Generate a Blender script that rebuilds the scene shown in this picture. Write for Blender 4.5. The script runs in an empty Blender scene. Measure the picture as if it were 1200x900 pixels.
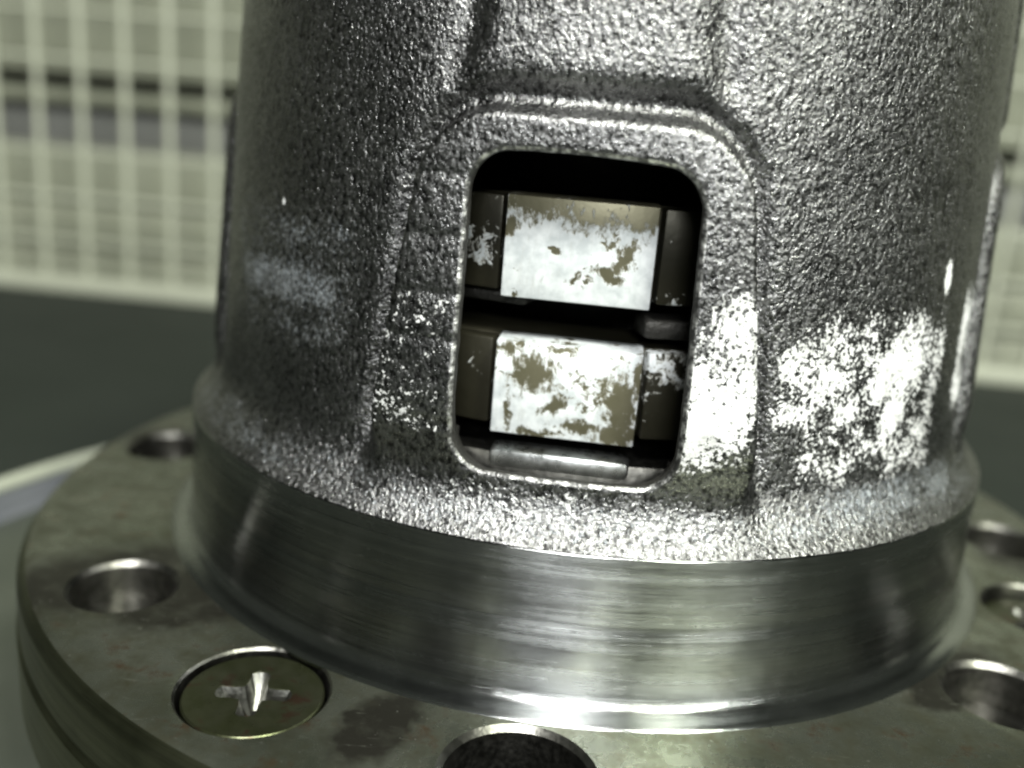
import bpy, bmesh, math
import numpy as np
from mathutils import Matrix, Vector

S = 0.001                      # everything below is written in millimetres
scene = bpy.context.scene
COL = scene.collection

# ------------------------------------------------------------------ camera
cam_d = bpy.data.cameras.new('camera')
cam = bpy.data.objects.new('camera', cam_d)
COL.objects.link(cam)
rx = Vector((0.99225364, 0.09582986, 0.07905286))
ux = Vector((-0.10181447, 0.26271061, 0.95948786))
bx_ = Vector((0.07117956, -0.96010404, 0.27043242))
m = Matrix.Identity(4)
for i in range(3):
    m[i][0], m[i][1], m[i][2] = rx[i], ux[i], bx_[i]
m[0][3], m[1][3], m[2][3] = 0.0, -148.5 * S, 60.6 * S
cam.matrix_world = m
cam_d.sensor_width = 36.0
cam_d.lens = 36.0 * 1114.09 / 1200.0
cam_d.clip_start = 0.005
cam_d.clip_end = 20.0
cam_d.dof.use_dof = True
cam_d.dof.focus_distance = 97 * S
cam_d.dof.aperture_fstop = 12.5
scene.camera = cam

# ------------------------------------------------------------------ world and lamps
world = bpy.data.worlds.new('World')
scene.world = world
world.use_nodes = True
bg = world.node_tree.nodes['Background']
bg.inputs[0].default_value = (0.80, 0.88, 0.72, 1)
bg.inputs[1].default_value = 0.08


def lamp(name, az, hd, z, w, h, power, col, tgt=(0, -30, 20)):
    d = bpy.data.lights.new(name, 'AREA')
    d.shape = 'RECTANGLE'
    d.size, d.size_y = w * S, h * S
    d.energy = power
    d.color = col
    o = bpy.data.objects.new(name, d)
    COL.objects.link(o)
    a = math.radians(az)
    p = Vector((math.sin(a) * hd, -math.cos(a) * hd, z))
    o.location = p * S
    o.rotation_euler = (p - Vector(tgt)).to_track_quat('Z', 'Y').to_euler()
    return o


lamp('ceiling_lamp', 4.0, 880, 1190, 330, 240, 29.0, (1.0, 1.0, 0.98))
lamp('ceiling_lamp', 38.5, 940, 1100, 185, 240, 20.0, (0.96, 1.0, 0.84))
lamp('far_fill_lamp', 4.0, 1700, 700, 420, 150, 15.0, (0.98, 1.0, 1.0))  # added low lamp, brightens the top of the casting
lamp('far_fill_lamp', 40, 1700, 720, 330, 150, 13.0, (0.97, 1.0, 0.93))  # second added low lamp, brightens the casting's upper right

vs = scene.view_settings
scene.display_settings.display_device = 'sRGB'
vs.view_transform = 'Standard'
vs.look = 'None'
vs.exposure = 0.1
vs.gamma = 1.0
scene.cycles.use_denoising = True
scene.cycles.filter_width = 2.4
scene.cycles.max_bounces = 8
scene.cycles.sample_clamp_indirect = 4.0


# ------------------------------------------------------------------ material helpers
class NT:
    def __init__(self, name):
        self.mat = bpy.data.materials.new(name)
        self.mat.use_nodes = True
        self.t = self.mat.node_tree
        self.b = self.t.nodes['Principled BSDF']
        self.tc = self.t.nodes.new('ShaderNodeTexCoord')
        mp = self.node('ShaderNodeVectorMath', operation='SCALE')
        mp.inputs['Scale'].default_value = 1000.0
        self.link(self.tc.outputs['Object'], mp.inputs[0])
        self.mm = mp.outputs[0]

    def node(self, kind, **kw):
        n = self.t.nodes.new(kind)
        for k, v in kw.items():
            setattr(n, k, v)
        return n

    def link(self, a, b):
        self.t.links.new(a, b)

    def put(self, sock, v):
        if hasattr(v, 'is_output'):
            self.link(v, sock)
        elif isinstance(v, (tuple, list)) and len(v) == 3 and sock.type == 'RGBA':
            sock.default_value = (*v, 1)
        else:
            sock.default_value = v

    def scaled(self, sx, sy, sz, src=None):
        n = self.node('ShaderNodeVectorMath', operation='MULTIPLY')
        self.link(src or self.mm, n.inputs[0])
        n.inputs[1].default_value = (sx, sy, sz)
        return n.outputs[0]

    def noise(self, scale, detail=3.0, rough=0.55, vec=None, dist=0.0):
        n = self.node('ShaderNodeTexNoise')
        self.link(vec or self.mm, n.inputs['Vector'])
        n.inputs['Scale'].default_value = scale
        n.inputs['Detail'].default_value = detail
        n.inputs['Roughness'].default_value = rough
        n.inputs['Distortion'].default_value = dist
        return n.outputs[0]

    def voronoi(self, scale, vec=None, feature='F1'):
        n = self.node('ShaderNodeTexVoronoi', feature=feature)
        self.link(vec or self.mm, n.inputs['Vector'])
        n.inputs['Scale'].default_value = scale
        return n.outputs['Distance']

    def ramp(self, v, lo, hi, a=0.0, b=1.0):
        n = self.node('ShaderNodeMapRange')
        n.inputs['From Min'].default_value = lo
        n.inputs['From Max'].default_value = hi
        n.inputs['To Min'].default_value = a
        n.inputs['To Max'].default_value = b
        self.put(n.inputs['Value'], v)
        return n.outputs[0]

    def math(self, op, a, b=0.0):
        n = self.node('ShaderNodeMath', operation=op)
        self.put(n.inputs[0], a)
        self.put(n.inputs[1], b)
        return n.outputs[0]

    def mix(self, f, a, b):
        n = self.node('ShaderNodeMix', data_type='RGBA')
        self.put(n.inputs[0], f)
        self.put(n.inputs[6], a)
        self.put(n.inputs[7], b)
        return n.outputs[2]

    def mixf(self, f, a, b):
        n = self.node('ShaderNodeMix', data_type='FLOAT')
        self.put(n.inputs[0], f)
        self.put(n.inputs[2], a)
        self.put(n.inputs[3], b)
        return n.outputs[0]

    def attr(self, name):
        n = self.node('ShaderNodeAttribute', attribute_name=name)
        return n.outputs['Fac']

    def bump(self, h, dist_mm, strength=1.0, prev=None):
        n = self.node('ShaderNodeBump')
        self.put(n.inputs['Strength'], strength)
        n.inputs['Distance'].default_value = dist_mm * S
        self.put(n.inputs['Height'], h)
        if prev:
            self.link(prev, n.inputs['Normal'])
        return n.outputs[0]

    def blob(self, x, y, rx_, ry_, warp, ang=0.0, soft=0.35):
        """1 inside an uneven patch of the flat top round (x, y), radii in mm"""
        d = self.node('ShaderNodeVectorMath', operation='SUBTRACT')
        self.link(warp, d.inputs[0])
        d.inputs[1].default_value = (x, y, 0)
        r = self.node('ShaderNodeVectorRotate', rotation_type='Z_AXIS')
        self.link(d.outputs[0], r.inputs['Vector'])
        r.inputs['Angle'].default_value = math.radians(ang)
        s = self.scaled(1 / rx_, 1 / ry_, 0, r.outputs[0])
        l = self.node('ShaderNodeVectorMath', operation='LENGTH')
        self.link(s, l.inputs[0])
        return self.ramp(l.outputs['Value'], 1 + soft, 1 - soft)

    def warp(self, scale, amp):
        n = self.node('ShaderNodeTexNoise')
        self.link(self.mm, n.inputs['Vector'])
        n.inputs['Scale'].default_value = scale
        n.inputs['Detail'].default_value = 4
        a = self.node('ShaderNodeVectorMath', operation='SUBTRACT')
        self.link(n.outputs['Color'], a.inputs[0])
        a.inputs[1].default_value = (0.5, 0.5, 0.5)
        b = self.node('ShaderNodeVectorMath', operation='SCALE')
        self.link(a.outputs[0], b.inputs[0])
        b.inputs['Scale'].default_value = amp
        c = self.node('ShaderNodeVectorMath', operation='ADD')
        self.link(self.mm, c.inputs[0])
        self.link(b.outputs[0], c.inputs[1])
        return c.outputs[0]

    def out(self, color=None, metallic=None, rough=None, normal=None, **kw):
        if color is not None:
            self.put(self.b.inputs['Base Color'], color)
        if metallic is not None:
            self.put(self.b.inputs['Metallic'], metallic)
        if rough is not None:
            self.put(self.b.inputs['Roughness'], rough)
        if normal is not None:
            self.link(normal, self.b.inputs['Normal'])
        for k, v in kw.items():
            self.put(self.b.inputs[k], v)
        return self.mat


def mat_cast():
    n = NT('cast_iron')
    st = n.scaled(1.0, 1.0, 0.72)
    grain = n.noise(3.8, 2.0, 0.6, st)
    coarse = n.noise(1.85, 2.0, 0.5, st)
    big = n.noise(0.12, 3, 0.6)
    n_c, n_g = 0.225, 0.17
    keep = n.mixf(n.attr('face'), 1.0, 0.62)       # the frame face is smoother than the skin round it
    b1 = n.bump(coarse, n_c, keep)
    b2 = n.bump(grain, n_g, keep, b1)
    # residue and painted glare: white where weight beats the speckle, dark pits stay bare
    spk = n.noise(2.0, 3.5, 0.65)
    blot = n.noise(0.22, 3, 0.65)
    fld = n.math('ADD', n.math('MULTIPLY', spk, 0.72), n.math('MULTIPLY', blot, 0.28))
    m = n.ramp(n.math('ADD', fld, n.attr('residue')), 0.99, 1.008)
    m2 = n.math('MULTIPLY', n.ramp(n.math('ADD', fld, n.attr('painted_sheen')), 0.93, 1.15), 0.75)  # bluish sheen painted into the colour
    base = n.mix(n.ramp(big, 0.3, 0.7), (0.17, 0.17, 0.169), (0.285, 0.285, 0.282))
    base = n.mix(n.ramp(coarse, 0.34, 0.52), (0.05, 0.05, 0.049), base)
    base = n.mix(m2, base, (0.42, 0.46, 0.50))
    white = n.mix(n.ramp(n.noise(0.5, 3), 0.35, 0.7), (0.66, 0.665, 0.66), (0.44, 0.445, 0.43))
    col = n.mix(m, base, white)
    rough = n.mixf(m, n.ramp(n.noise(2.2, 2), 0.3, 0.7, 0.20, 0.40), 0.7)
    return n.out(col, n.mixf(m, n.mixf(m2, 1.0, 0.4), 0.0), rough, b2)


def mat_lip():
    n = NT('worn_cast_edge')
    b = n.bump(n.noise(2.0, 3), 0.18, 1.0)
    col = n.mix(n.ramp(n.noise(0.9, 4, 0.65), 0.44, 0.62), (0.09, 0.09, 0.088), (0.62, 0.62, 0.60))
    return n.out(col, 0.9, 0.38, b)


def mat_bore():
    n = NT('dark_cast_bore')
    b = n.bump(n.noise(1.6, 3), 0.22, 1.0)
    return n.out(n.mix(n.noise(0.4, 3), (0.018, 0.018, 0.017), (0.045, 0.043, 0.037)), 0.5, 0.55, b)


def radial_tangent(n):
    t = n.node('ShaderNodeTangent', direction_type='RADIAL', axis='Z')
    n.link(t.outputs[0], n.b.inputs['Tangent'])


def mat_turned(name, c0, c1, rough=0.25, aniso=0.97):
    n = NT(name)
    fine = n.noise(1.0, 3, 0.7, n.scaled(0.05, 0.05, 6.0))
    mid = n.noise(1.0, 4, 0.65, n.scaled(0.02, 0.02, 1.5))
    band = n.noise(1.0, 3, 0.6, n.scaled(0.004, 0.004, 0.75))
    scr = n.ramp(n.noise(1.0, 2, 0.6, n.scaled(0.12, 0.12, 5.0)), 0.60, 0.70)
    blot = n.noise(0.09, 4, 0.65)
    col = n.mix(n.ramp(mid, 0.3, 0.7), c0, c1)
    col = n.mix(n.ramp(blot, 0.45, 0.75, 0, 0.45), col, tuple(0.45 * v for v in c0))
    col = n.mix(n.ramp(band, 0.42, 0.58, 0.30, 0.0), col, tuple(0.4 * v for v in c0))
    col = n.mix(n.math('MULTIPLY', scr, 0.5), col, tuple(0.35 * v for v in c0))
    col = n.mix(n.ramp(n.noise(1.0, 2, 0.6, n.scaled(0.015, 0.015, 11.0)), 0.5, 0.68, 0, 0.5), col, tuple(0.45 * v for v in c0))
    r = n.math('ADD', n.ramp(mid, 0.3, 0.7, rough + 0.06, rough - 0.08), n.ramp(blot, 0.3, 0.7, 0.05, -0.05))
    b = n.bump(fine, 0.045, 1.0)
    radial_tangent(n)
    n.b.inputs['Anisotropic'].default_value = aniso
    n.b.inputs['Anisotropic Rotation'].default_value = 0.25
    return n.out(col, 1.0, r, b)


def mat_flange():
    n = NT('oily_flange_steel')
    wp = n.warp(0.16, 9.0)
    wf = n.warp(0.5, 4.0)
    big = n.noise(0.055, 4, 0.6)
    mid = n.noise(0.3, 4, 0.65)
    col = n.mix(n.ramp(big, 0.32, 0.68), (0.115, 0.127, 0.092), (0.25, 0.263, 0.215))
    col = n.mix(n.ramp(mid, 0.42, 0.72, 0, 0.8), col, (0.075, 0.072, 0.04))
    rust = n.math('MULTIPLY', n.ramp(n.noise(0.22, 5, 0.7), 0.57, 0.70), 0.7)
    col = n.mix(rust, col, (0.13, 0.07, 0.035))
    st = None
    for x, y, a, b_, ang in ((-53, -42, 20.0, 9.5, -28), (-44, -46, 12, 7, -35), (-17, -66, 4.2, 7.0, 20),
                             (47.5, -41.5, 9.5, 4.0, -40), (46, -47, 6, 3, -30), (-73, 7, 8, 6, 0), (72, -4, 7, 6, 0)):
        q = n.blob(x, y, a, b_, wf, ang, 0.28)
        st = q if st is None else n.math('MAXIMUM', st, q)
    st = n.math('MULTIPLY', st, n.ramp(n.noise(0.35, 4), 0.25, 0.5, 0.75, 1.0))
    col = n.mix(st, col, (0.028, 0.027, 0.021))
    scr = n.ramp(n.noise(1.0, 3, 0.6, n.scaled(0.25, 3.0, 1.0, n.warp(0.05, 6.0))), 0.66, 0.72)
    col = n.mix(n.math('MULTIPLY', scr, 0.35), col, (0.36, 0.37, 0.31))
    spot = n.ramp(n.noise(1.7, 2), 0.70, 0.74)
    col = n.mix(n.math('MULTIPLY', spot, 0.5), col, (0.5, 0.5, 0.45))
    r = n.mixf(st, n.ramp(mid, 0.3, 0.7, 0.18, 0.40), 0.36)
    b = n.bump(n.noise(1.3, 4), 0.03, 0.8)
    b = n.bump(n.noise(0.12, 3), 0.25, 0.35, b)
    return n.out(col, n.mixf(st, 0.9, 0.75), r, b)


def mat_pad(name, thr, seed, k=1.0, flakes=()):
    n = NT(name)
    wp = n.warp(0.75, 2.2)
    v = n.node('ShaderNodeVectorMath', operation='ADD')
    n.link(wp, v.inputs[0])
    v.inputs[1].default_value = (seed, seed * 1.7, seed * 0.6)
    f = n.noise(0.20, 4.5, 0.6, v.outputs[0])
    fs = n.noise(1.6, 3, 0.6, v.outputs[0])
    f = n.math('ADD', n.math('MULTIPLY', f, 0.8), n.math('MULTIPLY', fs, 0.2))
    m = n.ramp(f, thr, thr + 0.05)
    rag = n.ramp(n.noise(1.0, 5, 0.7, n.scaled(1.7, 1.7, 0.95)), 0.25, 0.75, -0.75, 0.75)
    for x, z, a, c, ang in flakes:          # places where the white coat has come off
        d = n.node('ShaderNodeVectorMath', operation='SUBTRACT')
        n.link(wp, d.inputs[0])
        d.inputs[1].default_value = (x, 0, z)
        r = n.node('ShaderNodeVectorRotate', rotation_type='Y_AXIS')
        n.link(d.outputs[0], r.inputs['Vector'])
        r.inputs['Angle'].default_value = math.radians(ang)
        l = n.node('ShaderNodeVectorMath', operation='LENGTH')
        n.link(n.scaled(1 / a, 0, 1 / c, r.outputs[0]), l.inputs[0])
        m = n.math('MINIMUM', m, n.ramp(n.math('ADD', l.outputs['Value'], rag), 0.78, 1.22))
    under = n.mix(n.noise(0.5, 3), (0.10 * k, 0.094 * k, 0.055 * k), (0.16 * k, 0.15 * k, 0.10 * k))
    wh = n.mix(n.ramp(n.noise(0.6, 4), 0.35, 0.65), (0.62, 0.645, 0.65), (0.42, 0.45, 0.46))
    wh = n.mix(n.ramp(n.noise(1.0, 3, 0.7, n.scaled(2.2, 2.2, 0.35)), 0.55, 0.75, 0, 0.5), wh, (0.40, 0.41, 0.39))
    col = n.mix(n.ramp(m, 0.0, 0.45), under, (0.30, 0.30, 0.27))
    col = n.mix(n.ramp(m, 0.5, 1.0), col, wh)
    b = n.bump(m, 0.08, 0.6)
    b = n.bump(n.noise(1.5, 3), 0.03, 0.6, b)
    return n.out(col, n.mixf(m, 0.55, 0.15), n.mixf(m, 0.38, 0.5), b)


def mat_screw():
    n = NT('oiled_screw')
    col = n.mix(n.ramp(n.noise(0.25, 3), 0.35, 0.65), (0.05, 0.056, 0.026), (0.07, 0.074, 0.045))
    col = n.mix(n.ramp(n.noise(0.3, 4, 0.6, n.warp(0.4, 3)), 0.56, 0.66, 0, 0.8), col, (0.06, 0.03, 0.02))
    b = n.bump(n.noise(0.9, 3), 0.06, 0.6)
    return n.out(col, 0.85, n.ramp(n.noise(0.6, 3), 0.3, 0.7, 0.25, 0.4), b)


def mat_simple(name, c0, c1, rough, metal=0.0, scale=0.05, bump=0.0, bs=1.0):
    n = NT(name)
    col = n.mix(n.ramp(n.noise(scale, 4, 0.6), 0.3, 0.7), c0, c1)
    nb = n.bump(n.noise(bs, 3), bump, 0.8) if bump else None
    return n.out(col, metal, n.ramp(n.noise(scale * 3, 3), 0.3, 0.7, rough - 0.06, rough + 0.06), nb)


M = dict(
    cast=mat_cast(), lip=mat_lip(), bore=mat_bore(),
    collar=mat_turned('turned_steel', (0.31, 0.325, 0.32), (0.43, 0.44, 0.435)),
    flange=mat_flange(),
    rim=mat_turned('turned_flange_rim', (0.13, 0.14, 0.085), (0.20, 0.21, 0.14), 0.4, 0.5),
    hole=mat_simple('drilled_hole_steel', (0.07, 0.07, 0.062), (0.19, 0.186, 0.17), 0.34, 1.0, 0.5, 0.06, 1.2),
    pad_hi=mat_pad('flaked_white_pad', 0.36, 3.1, 1.0, ((3.5, 47.4, 0.9, 2.0, -25), (2.0, 45.3, 1.6, 0.7, -20), (-4.1, 47.6, 0.9, 0.35, -20), (-8.8, 49.4, 0.8, 1.0, 0),
        (-6, 52.6, 4.0, 2.0, 0), (0, 53.0, 4.5, 2.9, 0), (5, 52.3, 3.0, 2.0, 0))),
    pad_lo=mat_pad('flaked_white_pad_lower', 0.36, 21.7, 1.0, ((-5.2, 34.2, 2.1, 2.2, 20), (-8.0, 36.6, 1.0, 0.6, 0), (4.6, 31.4, 1.9, 3.0, 10), (0.3, 28.6, 1.7, 0.8, 0),
        (4.5, 28.0, 2.6, 1.2, 0), (-7.6, 29.6, 0.45, 1.5, 0), (-2.6, 30.6, 1.5, 0.9, 30), (6.0, 35.0, 0.5, 2.0, 0), (-4.5, 27.3, 2.6, 0.5, 0), (-2.2, 36.9, 1.4, 0.4, 0))),
    ring=mat_pad('brown_inner_ring', 0.66, 8.0, 0.35),
    wing=mat_pad('brown_ring_wing', 0.565, 14.0, 0.2),
    ledge=mat_simple('bright_ledge_steel', (0.35, 0.36, 0.35), (0.68, 0.70, 0.70), 0.3, 1.0, 0.4, 0.05, 1.2),
    screw=mat_screw(), recess=mat_simple('screw_recess', (0.08, 0.08, 0.07), (0.24, 0.24, 0.22), 0.36, 1.0, 0.8, 0.05, 1.5),
    tray=mat_simple('tray_steel', (0.12, 0.135, 0.11), (0.17, 0.185, 0.15), 0.42, 0.8, 0.03, 0.02, 0.8),
    tray_rim=mat_simple('tray_rim_enamel', (0.27, 0.285, 0.23), (0.32, 0.335, 0.27), 0.3, 0.0),
    tray_wall=mat_simple('tray_wall_enamel', (0.075, 0.08, 0.09), (0.10, 0.105, 0.115), 0.4, 0.0),
    table=mat_simple('dark_table', (0.013, 0.017, 0.013), (0.018, 0.022, 0.018), 0.75, 0.0, 0.01, 0.1, 0.6),
    wire=mat_simple('cream_plastic_wire', (0.28, 0.293, 0.232), (0.315, 0.328, 0.26), 0.5, 0.0, 0.02),
    cream=mat_simple('cream_cabinet_paint', (0.165, 0.175, 0.13), (0.205, 0.215, 0.162), 0.5, 0.0, 0.015),
    slot=mat_simple('dark_slot', (0.02, 0.022, 0.02), (0.03, 0.03, 0.028), 0.6),
    grey=mat_simple('grey_drawer', (0.085, 0.087, 0.08), (0.11, 0.112, 0.105), 0.5, 0.0, 0.02),
)


M['table'].node_tree.nodes['Principled BSDF'].inputs['Specular IOR Level'].default_value = 0.18


# ------------------------------------------------------------------ mesh helpers
def empty(name, label, cat, group=None):
    o = bpy.data.objects.new(name, None)
    o.empty_display_size = 0.01
    COL.objects.link(o)
    o['label'] = label
    o['category'] = cat
    return o


def link(name, me, mats, parent=None, smooth=True, angle=35):
    if not isinstance(mats, (list, tuple)):
        mats = [mats]
    me.materials.clear()
    for k in mats:
        me.materials.append(M[k])
    if smooth:
        me.shade_smooth()
        if angle:
            me.set_sharp_from_angle(angle=math.radians(angle))
    o = bpy.data.objects.new(name, me)
    COL.objects.link(o)
    o.parent = parent
    return o


def lathe(name, prof, seg=256, closed=True, off=(0, 0)):
    """profile (r, z) in mm turned about the z axis; closed = profile is a loop"""
    me = bpy.data.meshes.new(name)
    n = len(prof)
    vs_, fs = [], []
    for i in range(seg):
        a = 2 * math.pi * i / seg
        for r, z in prof:
            vs_.append(((off[0] + r * math.sin(a)) * S, (off[1] - r * math.cos(a)) * S, z * S))
    for i in range(seg):
        j = (i + 1) % seg
        for k in range(n if closed else n - 1):
            l = (k + 1) % n
            fs.append((i * n + k, j * n + k, j * n + l, i * n + l))
    me.from_pydata(vs_, [], fs)
    bm = bmesh.new()
    bm.from_mesh(me)
    bmesh.ops.remove_doubles(bm, verts=bm.verts, dist=1e-7)
    bmesh.ops.recalc_face_normals(bm, faces=bm.faces)
    bm.to_mesh(me)
    bm.free()
    return me


def box_mesh(name, x0, x1, y0, y1, z0, z1, bevel=0.0, seg=2):
    bm = bmesh.new()
    bmesh.ops.create_cube(bm, size=1)
    for v in bm.verts:
        v.co = Vector(((x0 + x1) / 2 + v.co.x * (x1 - x0), (y0 + y1) / 2 + v.co.y * (y1 - y0), (z0 + z1) / 2 + v.co.z * (z1 - z0))) * S
    if bevel:
        bmesh.ops.bevel(bm, geom=bm.edges[:], offset=bevel * S, segments=seg, affect='EDGES', profile=0.5)
    me = bpy.data.meshes.new(name)
    bm.to_mesh(me)
    bm.free()
    return me


def arc(cx, cz, r, a0, a1, n=8):
    return [(cx + r * math.cos(math.radians(a0 + (a1 - a0) * i / n)), cz + r * math.sin(math.radians(a0 + (a1 - a0) * i / n))) for i in range(n + 1)]


# ------------------------------------------------------------------ the setting: table
TZ = -38.0
tb = link('table', box_mesh('table', -1100, 1100, -420, 287, TZ - 30, TZ, 2.0), 'table')
tb['kind'] = 'structure'
tb['label'] = 'dark matt table top under the tray and housing'

# ------------------------------------------------------------------ background: cabinet and wire grid
cab = empty('cabinet', 'pale cream metal cabinet front with dark horizontal slots behind the wire grid', 'cabinet')
YB = 340
def slab(name, x0, x1, z0, z1, y0, y1, mat, parent=cab, bev=0.8):
    return link(name, box_mesh(name, x0, x1, y0, y1, z0, z1, bev), mat, parent)
slab('back_panel', -950, 900, -95, 290, YB + 26, YB + 40, 'slot')
slab('panel', -950, 900, 63.8, 260, YB, YB + 25, 'cream')
slab('rail', -950, 900, 49.3, 56.0, YB - 2, YB + 20, 'cream')
slab('drawer_front', -950, 900, 27.6, 45.5, YB + 4, YB + 22, 'grey')
slab('panel', -950, 900, -1.3, 27.6, YB, YB + 25, 'cream')
slab('panel', -950, 900, -25.8, -3.0, YB, YB + 25, 'cream')
slab('panel', -950, 900, -90, -27.5, YB, YB + 25, 'cream')

grid = empty('wire_grid', 'cream plastic coated wire grid standing along the far edge of the table', 'wire grid')
YG = 285.0 + 5
def wire_mesh(name, length, vertical, rad=1.6):
    bm = bmesh.new()
    bmesh.ops.create_cone(bm, cap_ends=True, segments=10, radius1=rad * S, radius2=rad * S, depth=length * S)
    if not vertical:
        bmesh.ops.rotate(bm, verts=bm.verts, cent=(0, 0, 0), matrix=Matrix.Rotation(math.pi / 2, 3, 'Y'))
    me = bpy.data.meshes.new(name)
    bm.to_mesh(me)
    bm.free()
    return me
vm = wire_mesh('wire', 232, True)
hm = wire_mesh('cross_wire', 1300, False, 0.9)
for k in range(62):
    o = link('wire', vm, 'wire', grid)
    o.location = ((-179.5 - 21.1 * 26 + 21.1 * k) * S, YG * S, (-34 + 116) * S)
for k, z in enumerate((-14, 7, 28, 70, 91, 112, 133, 154, 175)):
    o = link('cross_wire', hm, 'wire', grid)
    o.location = (-83 * S, (YG + 2.4) * S, z * S)
slab('bottom_rail', -735, 568, TZ - 0.5, -31.5, YG - 5, YG + 5, 'wire', grid, 1.5)

# ------------------------------------------------------------------ tray
tray = empty('tray', 'round steel tray with a bright rim under the housing', 'tray')
tp = [(0.001, TZ + 2.0), (131.0, TZ + 2.0)]
link('dish', lathe('dish', tp + [(131.0, TZ + 0.05), (0.001, TZ + 0.05)], 160), 'tray', tray)
link('side_wall', lathe('side_wall', [(130.9, TZ + 2.1), (132.6, TZ + 2.9), (134.4, -31.0), (136.6, -31.0), (134.5, TZ + 1.5), (131.2, TZ + 0.06)], 160), 'tray_wall', tray)
rp = arc(136.4, -29.9, 1.7, 0, 360, 14)[:-1]
link('rim', lathe('rim', rp, 160), 'tray_rim', tray)

# ------------------------------------------------------------------ the housing
house = empty('differential_housing', 'cast iron differential housing with square side window on a bolted steel flange', 'machine part')

# ---- cast body: a fine grid on (theta, z), raised frames and openings
def hash3(ix, iy, iz, seed):
    h = (ix * 374761393 + iy * 668265263 + iz * 2147483647 + seed * 974634777) & 0xFFFFFFFF
    h = ((h ^ (h >> 13)) * 1274126177) & 0xFFFFFFFF
    return ((h ^ (h >> 16)) & 0xFFFF) / 65535.0


def vnoise(p, seed=0):
    i = np.floor(p).astype(np.int64)
    f = p - i
    u = f * f * (3 - 2 * f)
    r = 0
    for dx in (0, 1):
        for dy in (0, 1):
            for dz in (0, 1):
                w = (u[..., 0] if dx else 1 - u[..., 0]) * (u[..., 1] if dy else 1 - u[..., 1]) * (u[..., 2] if dz else 1 - u[..., 2])
                r = r + w * hash3(i[..., 0] + dx, i[..., 1] + dy, i[..., 2] + dz, seed)
    return r - 0.5


def sst(a, b, x):
    t = np.clip((x - a) / (b - a), 0, 1)
    return t * t * (3 - 2 * t)


R57 = 57.0 * math.pi / 180
CENTRES = (-1.7, 85.5, 178.3, -89.0)


def wrap(d):
    return (d + 180) % 360 - 180


def boss_sdf(th, z, c):
    s = np.abs(wrap(th - c)) * R57
    hw = 21.3 - (z - 24) * 0.128
    r = 7.5
    qx = s - hw + r
    qz = z - 61.3 + r
    return np.hypot(np.maximum(qx, 0), np.maximum(qz, 0)) + np.minimum(np.maximum(qx, qz), 0) - r


def win_sdf(th, z, c):
    s = wrap(th - c - 0.45) * R57
    zt = 58.0 - 0.0045 * s * s - 0.02 * s
    zc, hh = (zt + 24.4) / 2, (zt - 24.4) / 2
    r = 4.2
    qx = np.abs(s + (z - 41) * 0.008) - 12.05 + r
    qz = np.abs(z - zc) - hh + r
    return np.hypot(np.maximum(qx, 0), np.maximum(qz, 0)) + np.minimum(np.maximum(qx, qz), 0) - r


def radius(th, z):
    r = 55.5 - (z - 22) * 0.060
    r = r + 3.6 * np.clip((25.5 - z) / 7.1, 0, 1) ** 2.2
    r = r - 14 * np.clip((z - 88) / 10, 0, 1) ** 3
    for c in CENTRES:
        d = boss_sdf(th, z, c)
        amp = 3.2 if c == CENTRES[0] else 1.3 * sst(18.5, 29, z)
        e = 0.6 + 2.0 * sst(28, 20, z) if c == CENTRES[0] else 1.6
        if c == CENTRES[0]:
            amp = amp - 0.6 + 56 * (1 / np.cos(np.radians(np.clip(wrap(th - c), -30, 30)) * 0.55) - 1)
            amp = amp * sst(17.0, 33, z)
        r = r + amp * sst(e, -e, d) - 1.0 * np.exp(-((d - 1.5) / 1.1) ** 2) * sst(22, 31, z)
        if c == CENTRES[0]:
            for zi in (29.8, 38.6, 43.2, 48.9, 55.0):      # faint mould lines across the frame
                r = r - 0.16 * sst(0.5, -1.0, d) * sst(6, -6, wrap(th - c)) * np.exp(-((z - zi - 0.02 * wrap(th - c)) / 0.42) ** 2)
        # raised band running up from the frame
        s = wrap(th - c + 0.4) * R57
        up = sst(61.5, 66, z)
        hw = 11.8 + 2.0 * sst(70, 60, z)
        r = r + up * (0.9 * sst(2.6, -2.6, np.abs(s) - hw) - 0.6 * np.exp(-((np.abs(s) - hw - 1.6) / 1.9) ** 2))
    return r


NT_, Z0, Z1 = 920, 18.3, 98.0
NZ = 205
ths = np.arange(NT_) * 360.0 / NT_
zs = np.linspace(Z0, Z1, NZ)
TH, ZZ = np.meshgrid(ths, zs, indexing='ij')
TH, ZZ = TH.ravel().copy(), ZZ.ravel().copy()
idx = np.arange(NT_ * NZ).reshape(NT_, NZ)
q = np.stack([idx[:, :-1], np.roll(idx, -1, 0)[:, :-1], np.roll(idx, -1, 0)[:, 1:], idx[:, 1:]], -1).reshape(-1, 4)
ztop_row = idx[:, -1]


def cxy(th, r):
    a = np.radians(th)
    return np.stack([r * np.sin(a), -r * np.cos(a)], -1)


# face centres, remove the openings, snap their edges to the outline
dth = 360.0 / NT_
fth = TH[q[:, 0]] + dth / 2
fz = (ZZ[q[:, 0]] + ZZ[q[:, 2]]) / 2
keep = np.ones(len(q), bool)
owner = np.zeros(len(q), int)          # 0 body, 1..4 frames
for k, c in enumerate(CENTRES):
    keep &= win_sdf(fth, fz, c) > 0
    owner[(boss_sdf(fth, fz, c) < 1.0) & (fz > 21.5)] = k + 1
q, owner = q[keep], owner[keep]


def grad(th, z, c, e=0.05):
    gs = (win_sdf(th + e / R57, z, c) - win_sdf(th - e / R57, z, c)) / (2 * e)
    gz = (win_sdf(th, z + e, c) - win_sdf(th, z - e, c)) / (2 * e)
    l = np.hypot(gs, gz) + 1e-9
    return gs / l, gz / l


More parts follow.
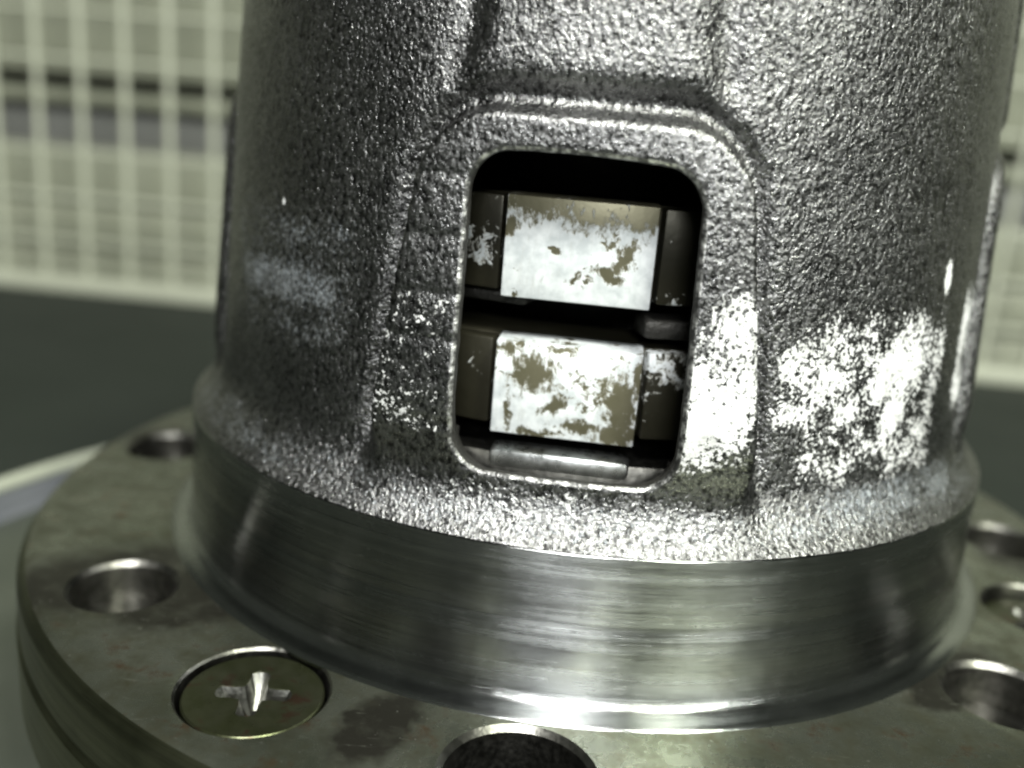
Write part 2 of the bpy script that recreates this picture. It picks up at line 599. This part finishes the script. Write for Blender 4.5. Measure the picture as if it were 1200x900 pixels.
from collections import defaultdict
ecount = defaultdict(int)
e_all = np.concatenate([q[:, [0, 1]], q[:, [1, 2]], q[:, [2, 3]], q[:, [3, 0]]])
key = np.sort(e_all, 1)
uk, inv, cnt = np.unique(key, axis=0, return_inverse=True, return_counts=True)
inv = inv.ravel()
bnd = e_all[cnt[inv] == 1]
bnd = bnd[(ZZ[bnd[:, 0]] > Z0 + 1) & (ZZ[bnd[:, 0]] < Z1 - 1)]
nxt = {int(a): int(b) for a, b in bnd}
loops = []
left = set(nxt)
while left:
    s0 = left.pop()
    lp = [s0]
    v = nxt[s0]
    while v != s0 and v in left:
        left.discard(v)
        lp.append(v)
        v = nxt[v]
    loops.append(np.array(lp))
for lp in loops:
    c = min(CENTRES, key=lambda c_: abs(wrap(TH[lp].mean() - c_)) if np.ptp(TH[lp]) < 180 else abs(wrap(c_ + 1.7)))
    for _ in range(4):
        d = win_sdf(TH[lp], ZZ[lp], c)
        gs, gz = grad(TH[lp], ZZ[lp], c)
        TH[lp] -= d * gs / R57
        ZZ[lp] -= d * gz
RR = radius(TH, ZZ)
xy = cxy(TH, RR)
P = np.concatenate([xy, ZZ[:, None]], 1)
amp = sst(18.3, 20.5, ZZ)
RR = RR + amp * (0.09 * vnoise(P / 1.4, 1) + 0.06 * vnoise(P / 0.85, 2) + 0.30 * vnoise(P / 9.0, 3))
P = np.concatenate([cxy(TH, RR), ZZ[:, None]], 1)

verts = [P]
th_all, z_all = [TH], [ZZ]
faces = [q]
own = [owner]
mslot = [np.zeros(len(q), int)]
nv = len(P)
RINGS = ((0.20, 0.10), (0.42, 0.36), (0.48, 0.8), (0.1, 2.0), (-0.7, 3.8), (-1.9, 6.4))
for lp in loops:
    mth = TH[lp]
    c = min(CENTRES, key=lambda c_: np.abs(wrap(mth - c_)).max())
    k = CENTRES.index(c) + 1
    gs, gz = grad(mth, ZZ[lp], c)
    prev = lp
    for ri, (ins, dep) in enumerate(RINGS):
        t2 = mth - ins * gs / R57
        z2 = ZZ[lp] - ins * gz
        r2 = RR[lp] - dep
        p2 = np.concatenate([cxy(t2, r2), z2[:, None]], 1)
        if ri > 1:
            p2 = p2 + 0.12 * np.stack([vnoise(p2 / 1.3, 5 + j) for j in range(3)], -1)
        verts.append(p2)
        th_all.append(t2)
        z_all.append(z2)
        cur = np.arange(nv, nv + len(lp))
        nv += len(lp)
        f = np.stack([np.roll(prev, -1), prev, cur, np.roll(cur, -1)], -1)
        faces.append(f)
        own.append(np.full(len(lp), k))
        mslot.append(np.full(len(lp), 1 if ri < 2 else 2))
        prev = cur
V = np.concatenate(verts)
F = np.concatenate(faces)
OWN = np.concatenate(own)
MS = np.concatenate(mslot)
THA = wrap(np.concatenate(th_all))
ZA = np.concatenate(z_all)


def box_w(th0, th1, z0, z1, st=2.0, sz=2.0):
    return sst(th0 - st, th0 + st, THA) * sst(th1 + st, th1 - st, THA) * sst(z0 - sz, z0 + sz, ZA) * sst(z1 + sz, z1 - sz, ZA)


PA = V
LOW = 0.22 * vnoise(PA / 3.6, 21) + 0.16 * vnoise(PA / 1.9, 22)
RES_GLARE = np.maximum.reduce([
    0.60 * box_w(10.2, 18.4, 26.0, 41.5, 1.2, 4.0) + LOW * 0.7 - 0.03,
    0.50 * box_w(10.0, 18.6, 25.0, 47.0, 1.2, 5.0) + LOW * 0.8,
    0.525 * box_w(20.5, 30.5, 27.5, 43.5, 2.5, 4.5) + LOW * 0.9,
    0.545 * box_w(33.5, 44.5, 27.0, 42.0, 3.5, 5.0) + LOW * 0.9,
    0.485 * box_w(22.5, 52, 22.5, 46.0, 3.5, 4.5) + LOW * 0.8,
    0.42 * box_w(-24, -13.6, 27, 44, 1, 2) + LOW * 0.3,
    0.50 * box_w(55, 66, 26, 47, 3.0, 6) + LOW * 0.8,  # side strip: edge glare painted in as white
    0.8 * box_w(47.8, 49.8, 44.5, 49.0, 0.9, 2.2),  # narrow sliver of glare painted in as white
    0.40 * box_w(-20, 20, 19, 25, 4, 2) + LOW * 0.3,
    0.75 * np.exp(-((THA + 42.1) / 0.5) ** 2 - ((ZA - 49.1) / 0.6) ** 2),
])
PAINTED_SHEEN = np.maximum.reduce([  # weights for the sheen painted on the casting
    0.53 * box_w(-56, -28, 36, 44, 5, 3),
    0.44 * box_w(-60, -25, 30, 52, 6, 6),
    0.50 * box_w(25, 60, 19, 25, 6, 2),
    0.42 * box_w(-70, 70, 18, 24, 6, 2),
])

FACE = sst(0.3, -1.2, boss_sdf(THA, ZA, CENTRES[0])) * sst(22, 27, ZA)
tmp = bpy.data.meshes.new('tmp')
tmp.from_pydata((V * S).tolist(), [], F.tolist())
NRM = np.empty(len(V) * 3)
tmp.vertex_normals.foreach_get('vector', NRM)
NRM = NRM.reshape(-1, 3)
bpy.data.meshes.remove(tmp)


def sub_mesh(name, sel, mats, parent):
    f = F[sel]
    used, inv_ = np.unique(f, return_inverse=True)
    me = bpy.data.meshes.new(name)
    me.from_pydata((V[used] * S).tolist(), [], inv_.reshape(-1, 4).tolist())
    me.polygons.foreach_set('material_index', MS[sel].astype(np.int32))
    o = link(name, me, mats, parent, True, None)
    me.polygons.foreach_set('material_index', MS[sel].astype(np.int32))
    for an, arr in (('residue', RES_GLARE), ('painted_sheen', PAINTED_SHEEN), ('face', FACE)):
        at = me.attributes.new(an, 'FLOAT', 'POINT')
        at.data.foreach_set('value', arr[used].astype(np.float32))
    me.normals_split_custom_set_from_vertices(NRM[used].tolist())
    return o


body = sub_mesh('cast_body', OWN == 0, ['cast', 'lip', 'bore'], house)
for k in range(4):
    fr = sub_mesh('window_frame', OWN == k + 1, ['cast', 'lip', 'bore'], house)
    if k == 0:
        fr['label'] = 'raised cast frame round the square window, white residue down one side'

# neck on top of the body (just above the picture) and the bore inside
link('neck', lathe('neck', [(38.0, 97.4), (38, 112), (36.5, 113.5), (22, 113.5), (20.5, 112), (20.5, 94), (38, 94)], 128), 'collar', house)


def bore_mesh():
    me = bpy.data.meshes.new('bore')
    n, nz = 360, 60
    z = np.linspace(16, 97, nz)
    t = np.arange(n) * 360.0 / n
    T, Zm = np.meshgrid(t, z, indexing='ij')
    p = np.concatenate([cxy(T.ravel(), 50.0), Zm.ravel()[:, None]], 1)
    ii = np.arange(n * nz).reshape(n, nz)
    qq = np.stack([ii[:, :-1], ii[:, 1:], np.roll(ii, -1, 0)[:, 1:], np.roll(ii, -1, 0)[:, :-1]], -1).reshape(-1, 4)
    ft, fzz = T.ravel()[qq[:, 0]] + 0.5, Zm.ravel()[qq[:, 0]] + 0.7
    kp = np.ones(len(qq), bool)
    for c in CENTRES:
        kp &= win_sdf(ft, fzz, c) > 2.5
    me.from_pydata((p * S).tolist(), [], qq[kp].tolist())
    return me


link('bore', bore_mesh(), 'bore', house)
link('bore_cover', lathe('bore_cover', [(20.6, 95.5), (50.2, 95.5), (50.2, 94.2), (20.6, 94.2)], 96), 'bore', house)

# ---- inner rings seen through the window
PAD_C = -1.75


def ring_part(name, z0, z1, rad, mat_pad_, bev=0.5):
    pr = [(36, z0 + bev), (36 + bev, z0), (rad - bev, z0), (rad, z0 + bev), (rad, z1 - bev), (rad - bev, z1), (36 + bev, z1), (36, z1 - bev)]
    ro = link(name, lathe(name, pr, 200), 'ring', house)
    return ro


def pad_mesh(name, c, half, z0, z1, rad_face, depth, bev):
    """flat faced block sitting in the ring at angle c"""
    me = box_mesh(name, -half, half, -rad_face, -rad_face + depth, z0, z1, bev, 2)
    me.transform(Matrix.Rotation(math.radians(c), 4, 'Z'))
    return me


def wing_mesh(name, c, half, z0, z1, rad_face):
    return pad_mesh(name, c, half, z0, z1, rad_face, 3.0, 0.35)


for (z0, z1, mp) in ((42.4, 52.7, 'pad_hi'), (27.2, 37.2, 'pad_lo')):
    ro = ring_part('inner_ring', z0, z1, 46.2, mp)
    for c4 in (0, 90, 180, 270):
        c = PAD_C + c4
        pd = link('pad', pad_mesh('pad', c, 7.9, z0 - 0.25, z1 + 0.2, 49.4, 5.0, 0.22), mp, ro)
        for sgn in (-1, 1):
            link('wing', pad_mesh('wing', c + sgn * 14.2, 3.3, z0 + 0.05, z1 - 0.1, 47.9, 4.0, 0.3), 'wing', ro)
# lip under the lower pad and the dark lower race
lo = link('lower_race', lathe('lower_race', [(36, 19.5), (49.2, 19.5), (49.2, 23.6), (48.8, 24.2), (36, 24.2)], 160), 'hole', house)
for c4 in (0, 90, 180, 270):
    link('lip', pad_mesh('lip', PAD_C + c4, 7.7, 23.2, 25.4, 50.5, 4.0, 0.7), 'ledge', lo)
# spacer lugs inside the slot between the rings
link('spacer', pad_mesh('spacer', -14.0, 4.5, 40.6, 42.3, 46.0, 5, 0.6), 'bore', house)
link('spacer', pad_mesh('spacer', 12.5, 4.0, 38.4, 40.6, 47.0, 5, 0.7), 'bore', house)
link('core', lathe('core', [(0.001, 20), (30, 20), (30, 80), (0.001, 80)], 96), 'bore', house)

# ---- turned collar
cp = [(51.0, 18.15)] + [(59.25, 18.15), (59.35, 18.05), (59.35, 10.6), (59.30, 10.2), (59.38, 9.6), (59.5, 8.8), (59.5, 4.8), (59.38, 4.2), (59.35, 2.0)]
cp += [(60.85 - 1.5 * math.cos(math.radians(a)), 1.92 - 1.5 * math.sin(math.radians(a))) for a in range(0, 91, 9)]
cp += [(61.9, 0.40), (62.3, 0.2), (62.5, 0.0), (62.5, -0.4), (51.0, -0.4)]
link('collar', lathe('collar', cp, 360), 'collar', house, True, 40)

# ---- flange with bolt holes
BOLTS = ((-93.0, 71.2, 6.4, 4.5), (-50.6, 70.6, 6.3, 5.0), (-1.7, 70.8, 7.4, 22), (49.5, 69.8, 6.6, 5.6), (92.0, 71.6, 6.4, 4.5), (137, 70.6, 6.4, 5), (180, 70.6, 6.4, 5), (-137, 70.6, 6.4, 5))
SCREWS = ((-26.4, 70.0, 8.0, -0.55), (71.8, 70.6, 7.6, -1.9))
fp = [(45, 0.0), (80.2, 0.0), (81.0, -0.35), (82.0, -1.6), (82.2, -2.2), (82.2, -7.4), (81.9, -7.8), (81.9, -8.3), (82.5, -8.8), (82.5, -17.5), (82.0, -18.5), (79.2, -29.5), (78.4, -30.5), (70, -31), (70, TZ + 2.03), (45, TZ + 2.03)]
fl_me = lathe('flange', fp, 360)
fl_tmp = bpy.data.objects.new('flange_tmp', fl_me)
COL.objects.link(fl_tmp)


def cutter(th, r, rad, depth, cham):
    a = math.radians(th)
    x, y = r * math.sin(a), -r * math.cos(a)
    pr = [(0.001, -depth), (rad, -depth), (rad, -cham * 1.0), (rad + cham, 0.0), (rad + cham + 1.0, 1.0), (0.001, 1.0)]
    return lathe('cutter', pr, 72, True, (x, y))


cuts = [cutter(t, r, rd, dp, 0.6) for t, r, rd, dp in BOLTS] + [cutter(t, r, rd, 5.0, 0.25) for t, r, rd, _ in SCREWS]
bmc = bmesh.new()
for c in cuts:
    bmc.from_mesh(c)
cme = bpy.data.meshes.new('cutters')
bmc.to_mesh(cme)
bmc.free()
cm = bpy.data.objects.new('cutters', cme)
COL.objects.link(cm)
cme.materials.append(M['hole'])
fl_me.materials.append(M['flange'])


def boolean(o, cut):
    md = o.modifiers.new('b', 'BOOLEAN')
    md.operation = 'DIFFERENCE'
    md.solver = 'EXACT'
    md.object = cut
    dg = bpy.context.evaluated_depsgraph_get()
    me = bpy.data.meshes.new_from_object(o.evaluated_get(dg))
    o.modifiers.clear()
    return me


res = boolean(fl_tmp, cm)
bpy.data.objects.remove(fl_tmp)
bpy.data.objects.remove(cm)
# material per face: top, rim, hole walls
mi = []
for p in res.polygons:
    c = p.center / S
    rr = math.hypot(c.x, c.y)
    k = 0
    for t, r, rd in [(b[0], b[1], b[2]) for b in BOLTS] + [(s[0], s[1], s[2]) for s in SCREWS]:
        a = math.radians(t)
        if math.hypot(c.x - r * math.sin(a), c.y + r * math.cos(a)) < rd + 0.72 and c.z < -0.02 and c.z > -23:
            k = 2
    if k == 0 and rr > 80.6:
        k = 1
    mi.append(k)
fo = link('flange', res, ['flange', 'rim', 'hole'], house, True, 30)
res.polygons.foreach_set('material_index', np.array(mi, np.int32))


# ---- cross head screws
def screw(th, r, rad, dz, rot, label):
    a = math.radians(th)
    x, y = r * math.sin(a), -r * math.cos(a)
    R = rad - 0.55
    pr = [(0.001, -4.6), (R - 0.6, -4.6), (R, -2.2), (R, -0.2), (R - 0.2, 0.0), (0.001, 0.12)]
    hm_ = lathe('screw', pr, 96)
    hm_.materials.append(M['screw'])
    o = bpy.data.objects.new('tmp', hm_)
    COL.objects.link(o)
    # cross shaped cutter, each arm tapering down, outline of twelve points
    L, w, rw = 4.0, 1.0, 1.7
    bm = bmesh.new()
    layers = []
    for z, sc, ww in ((0.6, 1.06, 1.25), (0.0, 1.0, 1.0), (-1.7, 0.76, 0.5), (-3.0, 0.34, 0.4)):
        pts = []
        for k in range(4):
            ca, sa = math.cos(k * math.pi / 2), math.sin(k * math.pi / 2)
            l_, w_ = L * sc, w * ww
            for px, py in ((max(rw * sc, w_ + 0.2) * 0.72, -max(rw * sc, w_ + 0.2) * 0.72), (rw * 1.25 * sc, -w_), (l_ - 0.35 * sc, -w_), (l_, -w_ * 0.45), (l_, w_ * 0.45), (l_ - 0.35 * sc, w_), (rw * 1.25 * sc, w_)):
                pts.append(bm.verts.new(((px * ca - py * sa) * S, (px * sa + py * ca) * S, z * S)))
        layers.append(pts)
    n = len(layers[0])
    bm.faces.new(layers[0])
    bm.faces.new(layers[-1][::-1])
    for A, B in zip(layers[:-1], layers[1:]):
        for k in range(n):
            bm.faces.new((A[k], B[k], B[(k + 1) % n], A[(k + 1) % n]))
    bmesh.ops.recalc_face_normals(bm, faces=bm.faces)
    cme_ = bpy.data.meshes.new('cross')
    bm.to_mesh(cme_)
    bm.free()
    cme_.materials.append(M['recess'])
    co = bpy.data.objects.new('tmpc', cme_)
    COL.objects.link(co)
    me = boolean(o, co)
    bpy.data.objects.remove(o)
    bpy.data.objects.remove(co)
    mi_ = [1 if (p.center.z < -0.03 * S and math.hypot(p.center.x, p.center.y) < 4.25 * S and p.center.z > -3.0 * S) else 0 for p in me.polygons]
    so = link('screw', me, ['screw', 'recess'], house, True, 30)
    me.polygons.foreach_set('material_index', np.array(mi_, np.int32))
    so.location = (x * S, y * S, dz * S)
    so.rotation_euler = (0, 0, math.radians(rot))
    so['label'] = label
    return so


screw(*SCREWS[0], 6, 'oily cross head screw flush in the flange')
screw(*SCREWS[1], 30, 'yellowish sunken screw in the flange')
